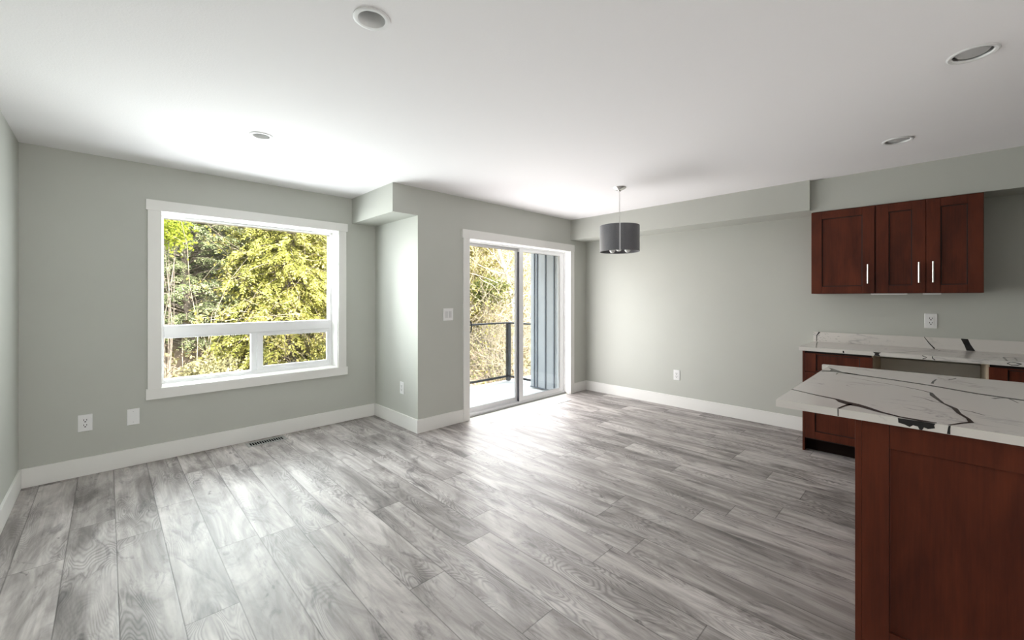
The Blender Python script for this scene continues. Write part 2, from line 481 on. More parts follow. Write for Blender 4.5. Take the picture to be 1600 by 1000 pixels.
POTS = [(0.742, 1.548, 0.070, 'open'), (0.742, 3.186, 0.070, 'open'), (2.780, -0.115, 0.083, 'lens'), (3.935, 0.186, 0.083, 'lens')]
def ceiling_mesh():
    mb = MB(); hs = 0.12
    cx = sorted({XL - 0.05, XR + 0.05} | {round(p[0] + s * hs, 4) for p in POTS for s in (-1, 1)})
    cy = sorted({YB - 0.05, YW + 0.05} | {round(p[1] + s * hs, 4) for p in POTS for s in (-1, 1)})
    for i in range(len(cx) - 1):
        for j in range(len(cy) - 1):
            x0, x1, y0, y1 = cx[i], cx[i+1], cy[j], cy[j+1]
            mx, my = (x0 + x1) / 2, (y0 + y1) / 2
            hole = [p for p in POTS if abs(p[0] - mx) < 0.01 and abs(p[1] - my) < 0.01]
            if not hole:
                mb.face([(x0,y0,H),(x0,y1,H),(x1,y1,H),(x1,y0,H)]); continue
            px, py, r, _ = hole[0]; r -= 0.012; n = 48
            for k in range(n):
                q = []
                for a in (2*math.pi*k/n, 2*math.pi*(k+1)/n):
                    c, s = math.cos(a), math.sin(a); t = hs / max(abs(c), abs(s))
                    q.append(((px + r*c, py + r*s, H), (px + t*c, py + t*s, H)))
                mb.face([q[0][0], q[1][0], q[1][1], q[0][1]])
    return mb
ceil = ceiling_mesh().build('ceiling', M['ceil'], fix=False)
struct(ceil)
struct(MB().box(XL-0.3, XR+0.3, YB-3.4, YD+0.2, 2.66, 2.82).box(XL-0.3, XK+0.2, YD+0.2, YW+0.28, 2.66, 2.82).build('roof', M['roof']))  # rear overhang added to block sun from the made-up window

# window wall with opening
WX0, WX1, WZ0, WZ1 = 0.319, 1.776, 0.598, 2.064
YWo = 4.745
wm = MB()
wm.box(XL-0.2, WX0, YW, YWo, -0.06, 2.66).box(WX1, XK+0.16, YW, YWo, -0.06, 2.66)
wm.box(WX0, WX1, YW, YWo, -0.06, WZ0).box(WX0, WX1, YW, YWo, WZ1, 2.66)
struct(wm.build('wall_back', M['wall']))
struct(MB().box(XK, XK+0.16, YD+0.15, YW, -0.06, 2.66).build('wall_pier', M['wall']))
# patio-door wall with opening
DX0, DX1, DZ1 = 2.846, 4.642, 1.997
YDo = 3.745
dm = MB()
dm.box(XK, DX0, YD, YDo, -0.06, 2.66).box(DX1, XR+0.2, YD, YDo, -0.06, 2.66).box(DX0, DX1, YD, YDo, DZ1, 2.66).box(DX0, DX1, YD, YDo, -0.06, -0.002)
struct(dm.build('wall_patio', M['wall']))
struct(MB().box(XR, XR+0.2, YB-0.2, YD, -0.06, 2.66).build('wall_right', M['wall']))
struct(MB().box(XL-0.2, XL, YB-0.2, YW, -0.06, 2.66).build('wall_left', M['wall']))
# wall behind the camera, with an added fill-light window under the added roof overhang
RX0, RX1, RZ0, RZ1 = -0.40, 1.00, 0.30, 2.20
fmx = MB().box(XL, RX0, YB-0.2, YB, -0.06, 2.66).box(RX1, XR, YB-0.2, YB, -0.06, 2.66)
fmx.box(RX0, RX1, YB-0.2, YB, -0.06, RZ0).box(RX0, RX1, YB-0.2, YB, RZ1, 2.66)
struct(fmx.build('wall_front', M['wall']))
# unseen partition added to keep the rear fill light off the kitchen
struct(MB().box(1.90, 2.02, YB, -1.95, 0.0, H+0.005).build('wall_light_block', M['wall']))
# dropped soffits
so = MB().box(XC, XK, YD, YW, 2.165, H+0.01).build('soffit', M['wall']); struct(so)
so = MB().box(XS, XR, 0.82, YD, 2.160, H+0.01).build('soffit', M['wall']); struct(so)
so = MB().box(XS2, XR, -3.2, 0.82, 2.143, H+0.01).build('soffit', M['wall']); struct(so)

# baseboards
def bb(name, x0, x1, y0, y1):
    struct(MB().box(x0, x1, y0, y1, 0.0, BBH).build(name, M['trim'], bevel=0.0018))
bb('baseboard_left', XL, XL+BBT, YB, YW)
bb('baseboard_back', XL+BBT, XK-BBT, YW-BBT, YW)
bb('baseboard_pier', XK-BBT, XK, YD-BBT, YW)
bb('baseboard_patio', XK, 2.764, YD-BBT, YD)
bb('baseboard_corner', 4.727, XR-BBT, YD-BBT, YD)
bb('baseboard_right', XR-BBT, XR, 0.83, YD)

# ---------------------------------------------------------------- window_1
w1 = struct(empty('window_1', (1.05, YW, WZ0)))
T = 0.019
MB().box(0.222, 1.876, YW-T-0.003, YW, WZ1, 2.151).build('head_casing', M['trim'], w1, bevel=0.0012)
MB().box(0.222, 1.876, YW-T-0.003, YW, 0.511, WZ0).build('apron', M['trim'], w1, bevel=0.0012)
MB().box(0.233, WX0, YW-T, YW, WZ0, WZ1).build('side_casing', M['trim'], w1, bevel=0.0012)
MB().box(WX1, 1.862, YW-T, YW, WZ0, WZ1).build('side_casing', M['trim'], w1, bevel=0.0012)
FY = 4.667
jl = 0.006
jm_ = MB().box(WX0, WX0+jl, YW-0.002, FY, WZ0, WZ1).box(WX1-jl, WX1, YW-0.002, FY, WZ0, WZ1)
jm_.box(WX0+jl, WX1-jl, YW-0.002, FY, WZ0, WZ0+jl).box(WX0+jl, WX1-jl, YW-0.002, FY, WZ1-jl, WZ1)
jm_.build('jamb_liner', M['trim'], w1, bevel=0.001)
fw = 0.028
fm = MB().box(WX0, WX0+fw, FY, YWo, WZ0, WZ1).box(WX1-fw, WX1, FY, YWo, WZ0, WZ1)
fm.box(WX0+fw, WX1-fw, FY, YWo, WZ1-fw, WZ1).box(WX0+fw, WX1-fw, FY, YWo, WZ0, WZ0+0.036)
fr1 = fm.build('frame', M['vinyl'], w1, bevel=0.002)
ml = MB().box(WX0+fw, WX1-fw, FY-0.012, YWo-0.01, 1.012, 1.104).box(WX0+fw, WX1-fw, FY, YWo-0.01, 0.992, 1.012)
ml.build('transom', M['vinyl'], w1, bevel=0.003)
# fixed lower-left meeting stile, sliding right sash
MB().box(1.004, 1.058, FY+0.020, YWo-0.012, WZ0+0.036, 0.992).build('meeting_stile', M['vinyl'], w1, bevel=0.002)
sx0, sx1, sz0, sz1 = 1.052, WX1-fw, WZ0+0.036, 0.992
sa = MB().box(sx0, sx0+0.052, FY+0.004, FY+0.030, sz0, sz1).box(sx1-0.026, sx1, FY+0.004, FY+0.030, sz0, sz1)
sa.box(sx0+0.052, sx1-0.026, FY+0.004, FY+0.030, sz1-0.022, sz1).box(sx0+0.052, sx1-0.026, FY+0.004, FY+0.030, sz0, sz0+0.034)
sash = sa.build('sash', M['vinyl'], w1, bevel=0.002)
MB().box(sx0+0.006, sx0+0.020, FY-0.008, FY+0.004, 0.80, 0.87).build('latch', M['vinyl'], sash, bevel=0.003)
MB().box(sx0+0.052, sx1-0.026, FY+0.014, FY+0.018, sz0+0.034, sz1-0.022).build('pane', M['glass'], sash)
part_label(MB().box(sx0+0.052, WX1-fw, FY+0.052, FY+0.053, WZ0+0.036, 0.992).build('insect_screen', mat_screen(), w1), 'fine dark insect screen')
MB().box(WX0+fw, 1.004, FY+0.036, FY+0.040, WZ0+0.036, 0.992).build('pane', M['glass'], w1)
MB().box(WX0+fw, WX1-fw, FY+0.036, FY+0.040, 1.104, WZ1-fw).build('pane', M['glass'], w1)

# ---------------------------------------------------------------- door_1: sliding patio door
d1 = struct(empty('door_1', (3.744, YD, 0)))
MB().box(2.746, 4.728, YD-T-0.003, YD, DZ1, 2.092).build('head_casing', M['trim'], d1, bevel=0.0012)
MB().box(2.762, DX0, YD-T, YD, 0, DZ1).build('side_casing', M['trim'], d1, bevel=0.0012)
MB().box(DX1, 4.727, YD-T, YD, 0, DZ1).build('side_casing', M['trim'], d1, bevel=0.0012)
DY = 3.672
jd = MB().box(DX0, DX0+jl, YD-0.002, DY, 0, DZ1).box(DX1-jl, DX1, YD-0.002, DY, 0, DZ1).box(DX0+jl, DX1-jl, YD-0.002, DY, DZ1-jl, DZ1)
jd.build('jamb_liner', M['trim'], d1, bevel=0.001)
df = MB().box(DX0, DX0+0.034, DY, DY+0.11, 0, DZ1).box(DX1-0.034, DX1, DY, DY+0.11, 0, DZ1)
df.box(DX0+0.034, DX1-0.034, DY, DY+0.11, DZ1-0.026, DZ1).box(DX0+0.034, DX1-0.034, DY, DY+0.11, 0.010, 0.034)
df.build('frame', M['vinyl'], d1, bevel=0.002)
MB().box(DX0+0.002, DX1-0.002, DY-0.020, DY, 0.0, 0.014).build('sill_shadow_strip', M['register'], d1, bevel=0.002)  # dark strip standing in for the shadow gap under the door frame
def panel(name, x0, x1, y0, y1, wl, wr, wt, wb):
    z0, z1 = 0.034, DZ1-0.026
    p = MB().box(x0, x0+wl, y0, y1, z0, z1).box(x1-wr, x1, y0, y1, z0, z1)
    p.box(x0+wl, x1-wr, y0, y1, z1-wt, z1).box(x0+wl, x1-wr, y0, y1, z0, z0+wb)
    o = p.build(name, M['vinyl'], d1, bevel=0.003)
    yc = (y0+y1)/2
    MB().box(x0+wl, x1-wr, yc-0.003, yc+0.003, z0+wb, z1-wt).build('pane', M['glass'], o)
    return o
pf = panel('fixed_panel', 3.724, DX1-0.034, DY+0.008, DY+0.044, 0.072, 0.078, 0.040, 0.052)
MB().box(3.7195, 3.724, DY+0.012, DY+0.040, 0.036, DZ1-0.07).build('weather_strip', M['gasket'], pf)
ps = panel('sliding_panel', DX0+0.034, 3.782, DY+0.054, DY+0.090, 0.030, 0.070, 0.026, 0.048)
hm = MB()
hx = 2.935
hm.tube([(hx, DY+0.052, 1.085), (hx+0.018, DY+0.046, 1.085), (hx+0.036, DY+0.040, 1.065), (hx+0.042, DY+0.038, 1.015), (hx+0.036, DY+0.040, 0.965), (hx+0.018, DY+0.046, 0.945), (hx, DY+0.052, 0.945)], 0.0085, 10)
hm.box(2.886, 2.906, DY+0.050, DY+0.054, 0.93, 1.10)
hm.tube([(2.90, DY+0.050, 1.085), (hx, DY+0.052, 1.085)], 0.008, 8).tube([(2.90, DY+0.050, 0.945), (hx, DY+0.052, 0.945)], 0.008, 8)
part_label(hm.build('handle', M['rail'], ps, smooth=True), 'black curved pull handle')

# fill_window: unseen window added for fill light, under the added roof overhang
w2 = struct(empty('fill_window', (0.3, YB, RZ0)))
a = MB()
for x0, x1 in ((RX0, RX0+0.05), (0.275, 0.325), (RX1-0.05, RX1)):
    a.box(x0, x1, YB-0.16, YB-0.10, RZ0, RZ1)
for (x0, x1) in ((RX0+0.05, 0.275), (0.325, RX1-0.05)):
    a.box(x0, x1, YB-0.16, YB-0.10, RZ0, RZ0+0.05).box(x0, x1, YB-0.16, YB-0.10, RZ1-0.05, RZ1)
a.build('frame', M['vinyl'], w2, bevel=0.002)
MB().box(RX0+0.05, 0.275, YB-0.132, YB-0.128, RZ0+0.05, RZ1-0.05).build('pane', M['glass'], w2)
MB().box(0.325, RX1-0.05, YB-0.132, YB-0.128, RZ0+0.05, RZ1-0.05).build('pane', M['glass'], w2)

# ---------------------------------------------------------------- recessed ceiling lights
LAB = ['white recessed ceiling light with deep can nearest the top edge of the photo',
       'small white recessed ceiling light above the big window, left of centre',
       'large grey-rimmed recessed ceiling light at the top right corner of the photo',
       'grey-rimmed recessed ceiling light in front of the dark wall cabinets']
for i, (px, py, r, kind) in enumerate(POTS):
    t = empty('recessed_light', (px, py, H))
    tag(t, LAB[i], 'ceiling light', 'recessed ceiling lights')
    if kind == 'open':
        MB().lathe([(r-0.020, H+0.004), (r-0.019, H-0.004), (r-0.006, H-0.0055), (r, H-0.003), (r, H-0.0003)], px, py, 48).build('trim_ring', M['can'], t, smooth=True)
        MB().lathe([(r-0.020, H+0.004), (r-0.024, H+0.030), (r-0.026, H+0.055)], px, py, 48).build('baffle', M['can'], t, smooth=True, fix=False)
        MB().lathe([(r-0.026, H+0.055), (r-0.030, H+0.052), (0.030, H+0.047), (0.016, H+0.049), (0.001, H+0.050)], px, py, 48).build('lamp', M['lampglass'], t, smooth=True, fix=False)
    else:
        MB().lathe([(r-0.018, H+0.003), (r-0.016, H-0.004), (r-0.006, H-0.006), (r, H-0.003), (r, H-0.0003)], px, py, 48).build('trim_ring', M['can'], t, smooth=True)
        MB().lathe([(r-0.018, H+0.003), (r-0.020, H+0.020)], px, py, 48).build('reflector', M['satin'], t, smooth=True, fix=False)
        MB().lathe([(r-0.020, H+0.020), (r-0.026, H+0.010), (r-0.034, H+0.003), (r-0.055, H+0.001), (0.001, H-0.001)], px, py, 48).build('lamp', M['lampglass'], t, smooth=True, fix=False)

# ---------------------------------------------------------------- drum pendant
PX, PY = 3.633, 2.193
pd = tag(empty('pendant_lamp', (PX, PY, 1.80)), 'dark grey fabric drum pendant lamp hanging from the ceiling near the patio door', 'pendant lamp')
MB().lathe([(0.001, H-0.040), (0.012, H-0.039), (0.016, H-0.030), (0.040, H-0.022), (0.060, H-0.010), (0.066, H-0.002), (0.066, H-0.0002)], PX, PY, 40).build('canopy', M['chrome'], pd, smooth=True)
MB().tube([(PX, PY, 2.03), (PX, PY, H-0.035)], 0.0035, 10).build('stem', M['chrome'], pd, smooth=True)
zt, zb, R = 2.058, 1.802, 0.192
sh = MB().lathe([(R, zb), (R, zt), (R-0.003, zt), (R-0.003, zb)], PX, PY, 72, close=True).build('shade', M['fabric'], pd, smooth=True)
ca = math.atan2(-PY, -PX) + 0.02
se = MB()
e0 = [(PX + (R+0.0008)*math.cos(ca+s*0.034), PY + (R+0.0008)*math.sin(ca+s*0.034)) for s in (-1, 0, 1)]
e1 = [(PX + (R-0.0005)*math.cos(ca+s*0.034), PY + (R-0.0005)*math.sin(ca+s*0.034)) for s in (1, 0, -1)]
se.prism(e0 + e1, zb, zt)
part_label(se.build('seam', plain('seam_tape', (0.48, 0.48, 0.50), 0.35, var=0.05), sh), 'pale vertical seam of the shade')
MB().lathe([(0.040, 2.03), (0.040, 2.036), (0.020, 2.05), (0.008, 2.052)], PX, PY, 24).build('hub', M['chrome'], pd, smooth=True)
sp = MB()
for k in range(3):
    a_ = k * 2*math.pi/3 + 0.5
    sp.tube([(PX+0.03*math.cos(a_), PY+0.03*math.sin(a_), 2.033), (PX+(R-0.003)*math.cos(a_), PY+(R-0.003)*math.sin(a_), 2.045)], 0.003, 6)
sp.build('spider', M['chrome'], pd)
for k in range(3):
    a_ = k * 2*math.pi/3 + 1.5
    bx_, by_ = PX+0.085*math.cos(a_), PY+0.085*math.sin(a_)
    bu = MB().lathe([(0.001, 1.796), (0.016, 1.800), (0.028, 1.815), (0.030, 1.832), (0.022, 1.855), (0.014, 1.875)], bx_, by_, 20).build('bulb', M['bulb'], pd, smooth=True)
    MB().lathe([(0.015, 1.873), (0.018, 1.880), (0.018, 1.93), (0.001, 1.932)], bx_, by_, 20).build('socket', M['satin'], bu, smooth=True)
MB().tube([(PX+0.085*math.cos(1.5+k*2.0944), PY+0.085*math.sin(1.5+k*2.0944), 1.93) for k in (0, 1, 2, 0)], 0.005, 6).tube([(PX, PY, 1.93), (PX, PY, 2.03)], 0.006, 8).tube([(PX, PY, 1.93), (PX+0.085*math.cos(1.5), PY+0.085*math.sin(1.5), 1.93)], 0.005, 6).build('lamp_holder', M['chrome'], pd)

# ---------------------------------------------------------------- electrical plates (built flat against a wall with outward normal)
def local_box(mb, o, u, n, a0, a1, b0, b1, c0, c1, m=0):
    """a along the wall, b up, c out from the wall"""
    p = [Vector(o) + Vector(u)*a + Vector(n)*c + Vector((0, 0, b)) for a in (a0, a1) for b in (b0, b1) for c in (c0, c1)]
    xs, ys, zs = [q.x for q in p], [q.y for q in p], [q.z for q in p]
    mb.box(min(xs), max(xs), min(ys), max(ys), min(zs), max(zs), m)
def outlet(o, u, n, label, w=0.078, h=0.126):
    t = tag(empty('wall_outlet', o), label, 'outlet', 'wall outlets')
    b = MB(); local_box(b, o, u, n, -w/2, w/2, -h/2, h/2, 0, 0.006); b.build('face_plate', M['plastic'], t, bevel=0.003)
    b = MB(); local_box(b, o, u, n, -0.0175, 0.0175, -0.036, 0.036, 0.004, 0.0085)
    for zc in (-0.019, 0.019):
        local_box(b, o, u, n, -0.0095, -0.0060, zc-0.002, zc+0.010, 0.008, 0.0088, 1)
        local_box(b, o, u, n, 0.0060, 0.0095, zc-0.001, zc+0.009, 0.008, 0.0088, 1)
        local_box(b, o, u, n, -0.004, 0.004, zc-0.013, zc-0.006, 0.008, 0.0088, 1)
    b.build('receptacle', [M['plastic'], M['dark_slot']], t)
    return t
outlet((-0.122, YW, 0.397), (1, 0, 0), (0, -1, 0), 'white double outlet on the window wall near the left corner')
outlet((XK, 3.898, 0.405), (0, -1, 0), (-1, 0, 0), 'white outlet low on the brightly lit side of the pier')
outlet((XR, 2.237, 0.392), (0, -1, 0), (-1, 0, 0), 'white outlet low on the long right wall')
outlet((XR, 0.030, 1.148), (0, -1, 0), (-1, 0, 0), 'white double outlet above the marbled backsplash, under the wall cabinets')
t = tag(empty('blank_plate', (0.147, YW, 0.39)), 'white blank cover plate on the wall under the window corner', 'cover plate')
b = MB(); local_box(b, (0.147, YW, 0.39), (1,0,0), (0,-1,0), -0.038, 0.038, -0.064, 0.064, 0, 0.006); b.build('face_plate', M['plastic'], t, bevel=0.003)
for zc in (-0.042, 0.042):
    b = MB(); local_box(b, (0.147, YW, 0.39+zc), (1,0,0), (0,-1,0), -0.003, 0.003, -0.003, 0.003, 0.005, 0.0068); b.build('screw', M['satin'], t, bevel=0.001)
so_ = (2.568, YD, 1.170)
t = tag(empty('light_switch', so_), 'white double rocker light switch left of the patio door', 'light switch')
b = MB(); local_box(b, so_, (1,0,0), (0,-1,0), -0.063, 0.063, -0.064, 0.064, 0, 0.006); b.build('face_plate', M['plastic'], t, bevel=0.003)
for xo in (-0.023, 0.023):
    o2 = (so_[0]+xo, so_[1], so_[2])
    b = MB(); local_box(b, o2, (1,0,0), (0,-1,0), -0.0165, 0.0165, -0.034, 0.034, 0.004, 0.0095)
    b.build('rocker', M['rocker'], t, bevel=0.002)

# ---------------------------------------------------------------- floor registers
def register(x0, x1, y0, y1, label, mat, slotmat):
    t = tag(empty('floor_register', ((x0+x1)/2, (y0+y1)/2, 0.0)), label, 'floor vent', 'floor registers')
    b = MB().box(x0, x1, y0, y0+0.022, 0, 0.005).box(x0, x1, y1-0.022, y1, 0, 0.005).box(x0, x0+0.022, y0+0.022, y1-0.022, 0, 0.005).box(x1-0.022, x1, y0+0.022, y1-0.022, 0, 0.005)
    b.build('frame', mat, t, bevel=0.0015)
    g = MB(); n = 14; w = (x1-x0-0.044)/n
    for k in range(n + 1):
        xx = x0+0.022+k*w
        g.box(max(xx-0.0028, x0+0.022), min(xx+0.0028, x1-0.022), y0+0.022, y1-0.022, 0.0010, 0.0022)
    g.build('louvres', mat, t)
    MB().box(x0+0.022, x1-0.022, y0+0.022, y1-0.022, 0.0003, 0.0010).build('duct_opening', slotmat, t)
register(0.905, 1.225, 4.312, 4.442, 'dark slotted grey floor register by the baseboard under the window', M['register'], M['dark_slot'])
register(4.060, 4.375, 3.355, 3.470, 'pale floor register on the bright floor beside the patio door', M['register_w'], plain('register_shadow', (0.22, 0.24, 0.25), 0.6, var=0.05))

# ---------------------------------------------------------------- kitchen cabinets
def shaker(mb, x, y0, y1, z0, z1, st, rt, rb, th=0.020, rec=0.012, w=0.008):
    """shaker front facing -X with its face at x; y1 is the left end seen from the room"""
    a, c = min(y0, y1), max(y0, y1)
    mb.box(x, x+th, c-st, c, z0, z1).box(x, x+th, a, a+st, z0, z1)
    g = 0.0022
    mb.box(x, x+th, a+st+g, c-st-g, z1-rt, z1).box(x, x+th, a+st+g, c-st-g, z0, z0+rb)
    ya, yc, za, zc_ = a+st, c-st, z0+rb, z1-rt
    mb.box(x+rec, x+th, ya-0.004, yc+0.004, za-0.004, zc_+0.004)
    e = 0.0012                       # recess shade painted round the panel edge, and dark joint fill
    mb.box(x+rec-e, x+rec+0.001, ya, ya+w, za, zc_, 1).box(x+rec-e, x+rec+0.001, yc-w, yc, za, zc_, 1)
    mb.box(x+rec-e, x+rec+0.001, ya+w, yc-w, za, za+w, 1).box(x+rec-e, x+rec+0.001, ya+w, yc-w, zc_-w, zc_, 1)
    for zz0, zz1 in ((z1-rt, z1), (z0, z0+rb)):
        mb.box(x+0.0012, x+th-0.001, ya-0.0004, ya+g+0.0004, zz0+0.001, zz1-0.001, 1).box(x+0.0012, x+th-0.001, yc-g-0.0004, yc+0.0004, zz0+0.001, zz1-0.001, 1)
    return mb
def bar_handle(x, y, z0, z1, parent):
    mb = MB().tube([(x-0.032, y, z0), (x-0.032, y, z1)], 0.0062, 12)
    for z in (z0+0.022, z1-0.022):
        mb.tube([(x-0.032, y, z), (x+0.001, y, z)], 0.0045, 8)
    return part_label(mb.build('handle', M['chrome'], parent, smooth=True), 'bright metal bar handle')

UZ0, UZ1, UX = 1.383, 2.140, 4.690
def upper(y0, y1, doors, label):
    t = tag(empty('wall_cabinet', (4.86, (y0+y1)/2, UZ0)), label, 'wall cabinet', 'wall cabinets above the counter')
    MB().box(UX+0.022, XR, y0, y1, UZ0, UZ1).build('carcass', M['cherry'], t, bevel=0.001)
    for (a, c, hy) in doors:
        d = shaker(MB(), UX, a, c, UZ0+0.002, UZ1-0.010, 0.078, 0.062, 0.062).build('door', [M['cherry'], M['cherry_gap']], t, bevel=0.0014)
        bar_handle(UX, hy, 1.468, 1.633, d)
    return t
upper(0.358, 0.813, [(0.368, 0.811, 0.408)], 'dark cherry wall cabinet with one door, at the left end of the upper row')
upper(-0.252, 0.357, [(0.0575, 0.356, 0.095), (-0.249, 0.0535, 0.015)], 'dark cherry double-door wall cabinet at the right of the upper row')
def ledbar(y0, y1, x0, x1, label):
    t = tag(empty('under_cabinet_light', ((x0+x1)/2, (y0+y1)/2, UZ0-0.012)), label, 'light', 'lights under the wall cabinets')
    MB().box(x0, x1, y0, y1, UZ0-0.011, UZ0-0.0005).build('housing', M['plastic'], t, bevel=0.002)
    MB().box(x0+0.006, x1-0.006, y0+0.008, y1-0.008, UZ0-0.0125, UZ0-0.0108).build('diffuser', M['bulb'], t, bevel=0.0005)
ledbar(0.165, 0.395, 4.735, 4.765, 'long white light bar under the middle of the wall cabinets')
ledbar(-0.030, 0.075, 4.735, 4.765, 'short white light bar under the double-door wall cabinet')

# base units along the right wall
BX, BZ = 4.402, 0.882
bc = tag(empty('base_cabinet', (4.7, 0.585, 0)), 'dark cherry base cabinet with one drawer, at the left end of the wall counter', 'base cabinet', 'base cabinets along the wall')
cm = MB().box(BX+0.022, XR-0.016, 0.363, 0.809, 0.105, BZ)
cm.build('carcass', M['cherry_gap'], bc)
MB().box(BX, XR-0.016, 0.809, 0.826, 0.0, BZ).build('end_panel', M['cherry'], bc, bevel=0.001)
part_label(MB().box(BX+0.022, XR-0.016, 0.352, 0.363, 0.0, BZ).build('inner_side', M['maple'], bc, bevel=0.001), 'pale maple inner side')
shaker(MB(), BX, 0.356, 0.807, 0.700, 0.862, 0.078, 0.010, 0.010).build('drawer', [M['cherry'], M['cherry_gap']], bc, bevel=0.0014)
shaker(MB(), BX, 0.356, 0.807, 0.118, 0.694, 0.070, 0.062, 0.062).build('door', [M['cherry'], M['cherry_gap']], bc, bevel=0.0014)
MB().box(4.475, 4.490, 0.363, 0.809, 0.0, 0.105).build('toe_kick', M['black_toe'], bc)
bc2 = tag(empty('base_cabinet', (4.7, -0.75, 0)), 'dark cherry base cabinet right of the open bay, behind the island', 'base cabinet', 'base cabinets along the wall')
MB().box(BX+0.022, XR-0.016, -1.30, -0.262, 0.105, BZ).build('carcass', M['cherry_gap'], bc2)
part_label(MB().box(BX+0.004, XR-0.016, -0.262, -0.250, 0.0, BZ).build('inner_side', M['maple'], bc2, bevel=0.001), 'pale maple inner side')
for (a, c) in ((-0.775, -0.258), (-1.298, -0.779)):
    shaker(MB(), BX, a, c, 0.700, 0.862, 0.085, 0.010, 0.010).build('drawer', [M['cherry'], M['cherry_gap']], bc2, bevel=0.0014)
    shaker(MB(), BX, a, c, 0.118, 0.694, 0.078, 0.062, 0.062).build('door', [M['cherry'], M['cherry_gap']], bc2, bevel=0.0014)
MB().box(4.475, 4.490, -1.30, -0.262, 0.0, 0.105).build('toe_kick', M['black_toe'], bc2)
tag(MB().box(XR-0.022, XR-0.001, -0.249, 0.351, 0.70, 0.80).build('mounting_rail', M['trim'], origin=(XR-0.01, 0.05, 0.70), bevel=0.001), 'pale rail on the wall inside the open bay between base cabinets', 'rail')

# wall worktop and its upstand
TZ = 0.914
wt = MB().box(4.375, XR-0.001, -1.40, 0.848, BZ, TZ)
top = lambda x, y: (x, y, TZ+0.0005)
frt = lambda y, z: (4.3745, y, z)
wt.ribbon([(4.304+0.08,0.262),(4.497,0.185),(4.700,0.081),(4.840,-0.028),(5.0,0.02)], [0.010,0.009,0.009,0.012,0.008], top, 2)
wt.ribbon([(4.99,0.812),(4.772,0.784),(4.378,0.724)], 0.006, top, 2)
wt.ribbon([(4.640,-0.341),(4.384,-0.339)], 0.010, top, 1).ribbon([(4.384,-0.339),(4.402,-0.414),(4.41,-0.60)], 0.012, top, 1).ribbon([(4.640,-0.341),(4.655,-0.395),(4.460,-0.390)], 0.008, top, 1).ribbon([(4.64,-0.341),(4.67,-0.70)], 0.006, top, 2)
wt.poly2([(0.352,0.913),(0.302,0.913),(0.316,0.900),(0.309,0.883),(0.346,0.883),(0.339,0.898)], frt, 1)
wt.poly2([(0.543,0.905),(0.534,0.905),(0.531,0.887),(0.541,0.887)], frt, 1)
wt.ribbon([(0.072,0.911),(0.048,0.899),(0.070,0.885)], 0.005, frt, 1).ribbon([(0.018,0.911),(0.018,0.897),(0.004,0.885)], 0.005, frt, 1)
wt.ribbon([(-0.338,0.898),(-0.352,0.909),(-0.375,0.908),(-0.400,0.900),(-0.383,0.891),(-0.358,0.889),(-0.338,0.898)], [0.0035,0.003,0.003,0.008,0.005,0.0035,0.0035], frt, 1)
wto = wt.build('worktop', [M['quartz'], M['vein'], M['greyvein']], origin=(4.7, -0.27, BZ))
tag(wto, 'long white quartz worktop with black veins along the right wall', 'worktop')
bs = MB().box(XR-0.020, XR-0.001, -1.40, 0.850, TZ, 1.010)
bk = lambda y, z: (XR-0.0206, y, z)
bs.ribbon([(0.070,1.009),(0.040,0.958),(0.008,0.915)], [0.004,0.006,0.009], bk, 1)
bs.poly2([(-0.142,1.0095),(-0.182,1.0095),(-0.197,0.966),(-0.222,0.915),(-0.174,0.915),(-0.163,0.955)], bk, 1)
bs.ribbon([(0.800,1.0095),(0.822,0.975),(0.824,0.915)], [0.012,0.007,0.005], bk, 1)
for k in range(26):
    y_, z_ = 0.845 - 0.21*random.random(), random.uniform(0.922, 1.000)
    a_ = random.uniform(-0.9, 0.9); l_ = random.uniform(0.006, 0.022)
    bs.ribbon([(y_, z_), (y_ + l_*math.cos(a_), z_ + l_*math.sin(a_))], random.uniform(0.001, 0.0035), bk, 2)
bso = bs.build('backsplash', [M['quartz'], M['vein'], M['greyvein']], origin=(XR-0.01, -0.27, TZ))
tag(bso, 'low white quartz upstand with black bands behind the wall worktop', 'backsplash')

# island
IX = 2.052
isl = tag(empty('kitchen_island', (2.6, -0.6, 0)), 'dark cherry island cabinet under the veined top in the right foreground', 'island cabinet')
MB().box(IX+0.022, 3.05, -1.60, 0.198, 0.10, 0.884).build('carcass', M['cherry_gap'], isl)
MB().box(IX, 3.05, 0.198, 0.217, 0.0, 0.884).build('end_panel', M['cherry'], isl, bevel=0.001)
def big_panel(y0, y1):
    return shaker(MB(), IX, y0, y1, 0.0, 0.884, 0.077, 0.093, 0.113, rec=0.011, w=0.0035)
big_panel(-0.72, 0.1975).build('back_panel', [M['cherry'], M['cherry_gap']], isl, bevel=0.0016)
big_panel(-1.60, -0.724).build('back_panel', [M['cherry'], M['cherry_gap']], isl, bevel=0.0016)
it = MB().prism([(2.026, 0.474), (2.026, -1.70), (3.325, -1.70), (3.325, 0.512), (3.285, 0.512), (3.285, 0.474)], 0.884, TZ)
fe = lambda y, z: (2.0255, y, z)
it.ribbon([(2.300,0.474),(2.244,0.377),(2.209,0.293),(2.172,0.265),(2.150,0.233),(2.132,0.199),(2.080,0.147),(2.045,0.092),(2.034,0.035),(2.034,-0.002)], [0.013,0.015,0.020,0.044,0.057,0.035,0.022,0.018,0.026,0.013], top, 1)
it.ribbon([(2.150,0.240),(2.085,0.256),(2.026,0.265)], [0.016,0.010,0.008], top, 1)
it.ribbon([(3.025,0.368),(2.996,0.306),(2.947,0.158),(2.891,0.027),(2.790,-0.126),(2.745,-0.258),(2.70,-0.60),(2.66,-1.69)], [0.044,0.032,0.028,0.026,0.026,0.030,0.030,0.040], top, 1)
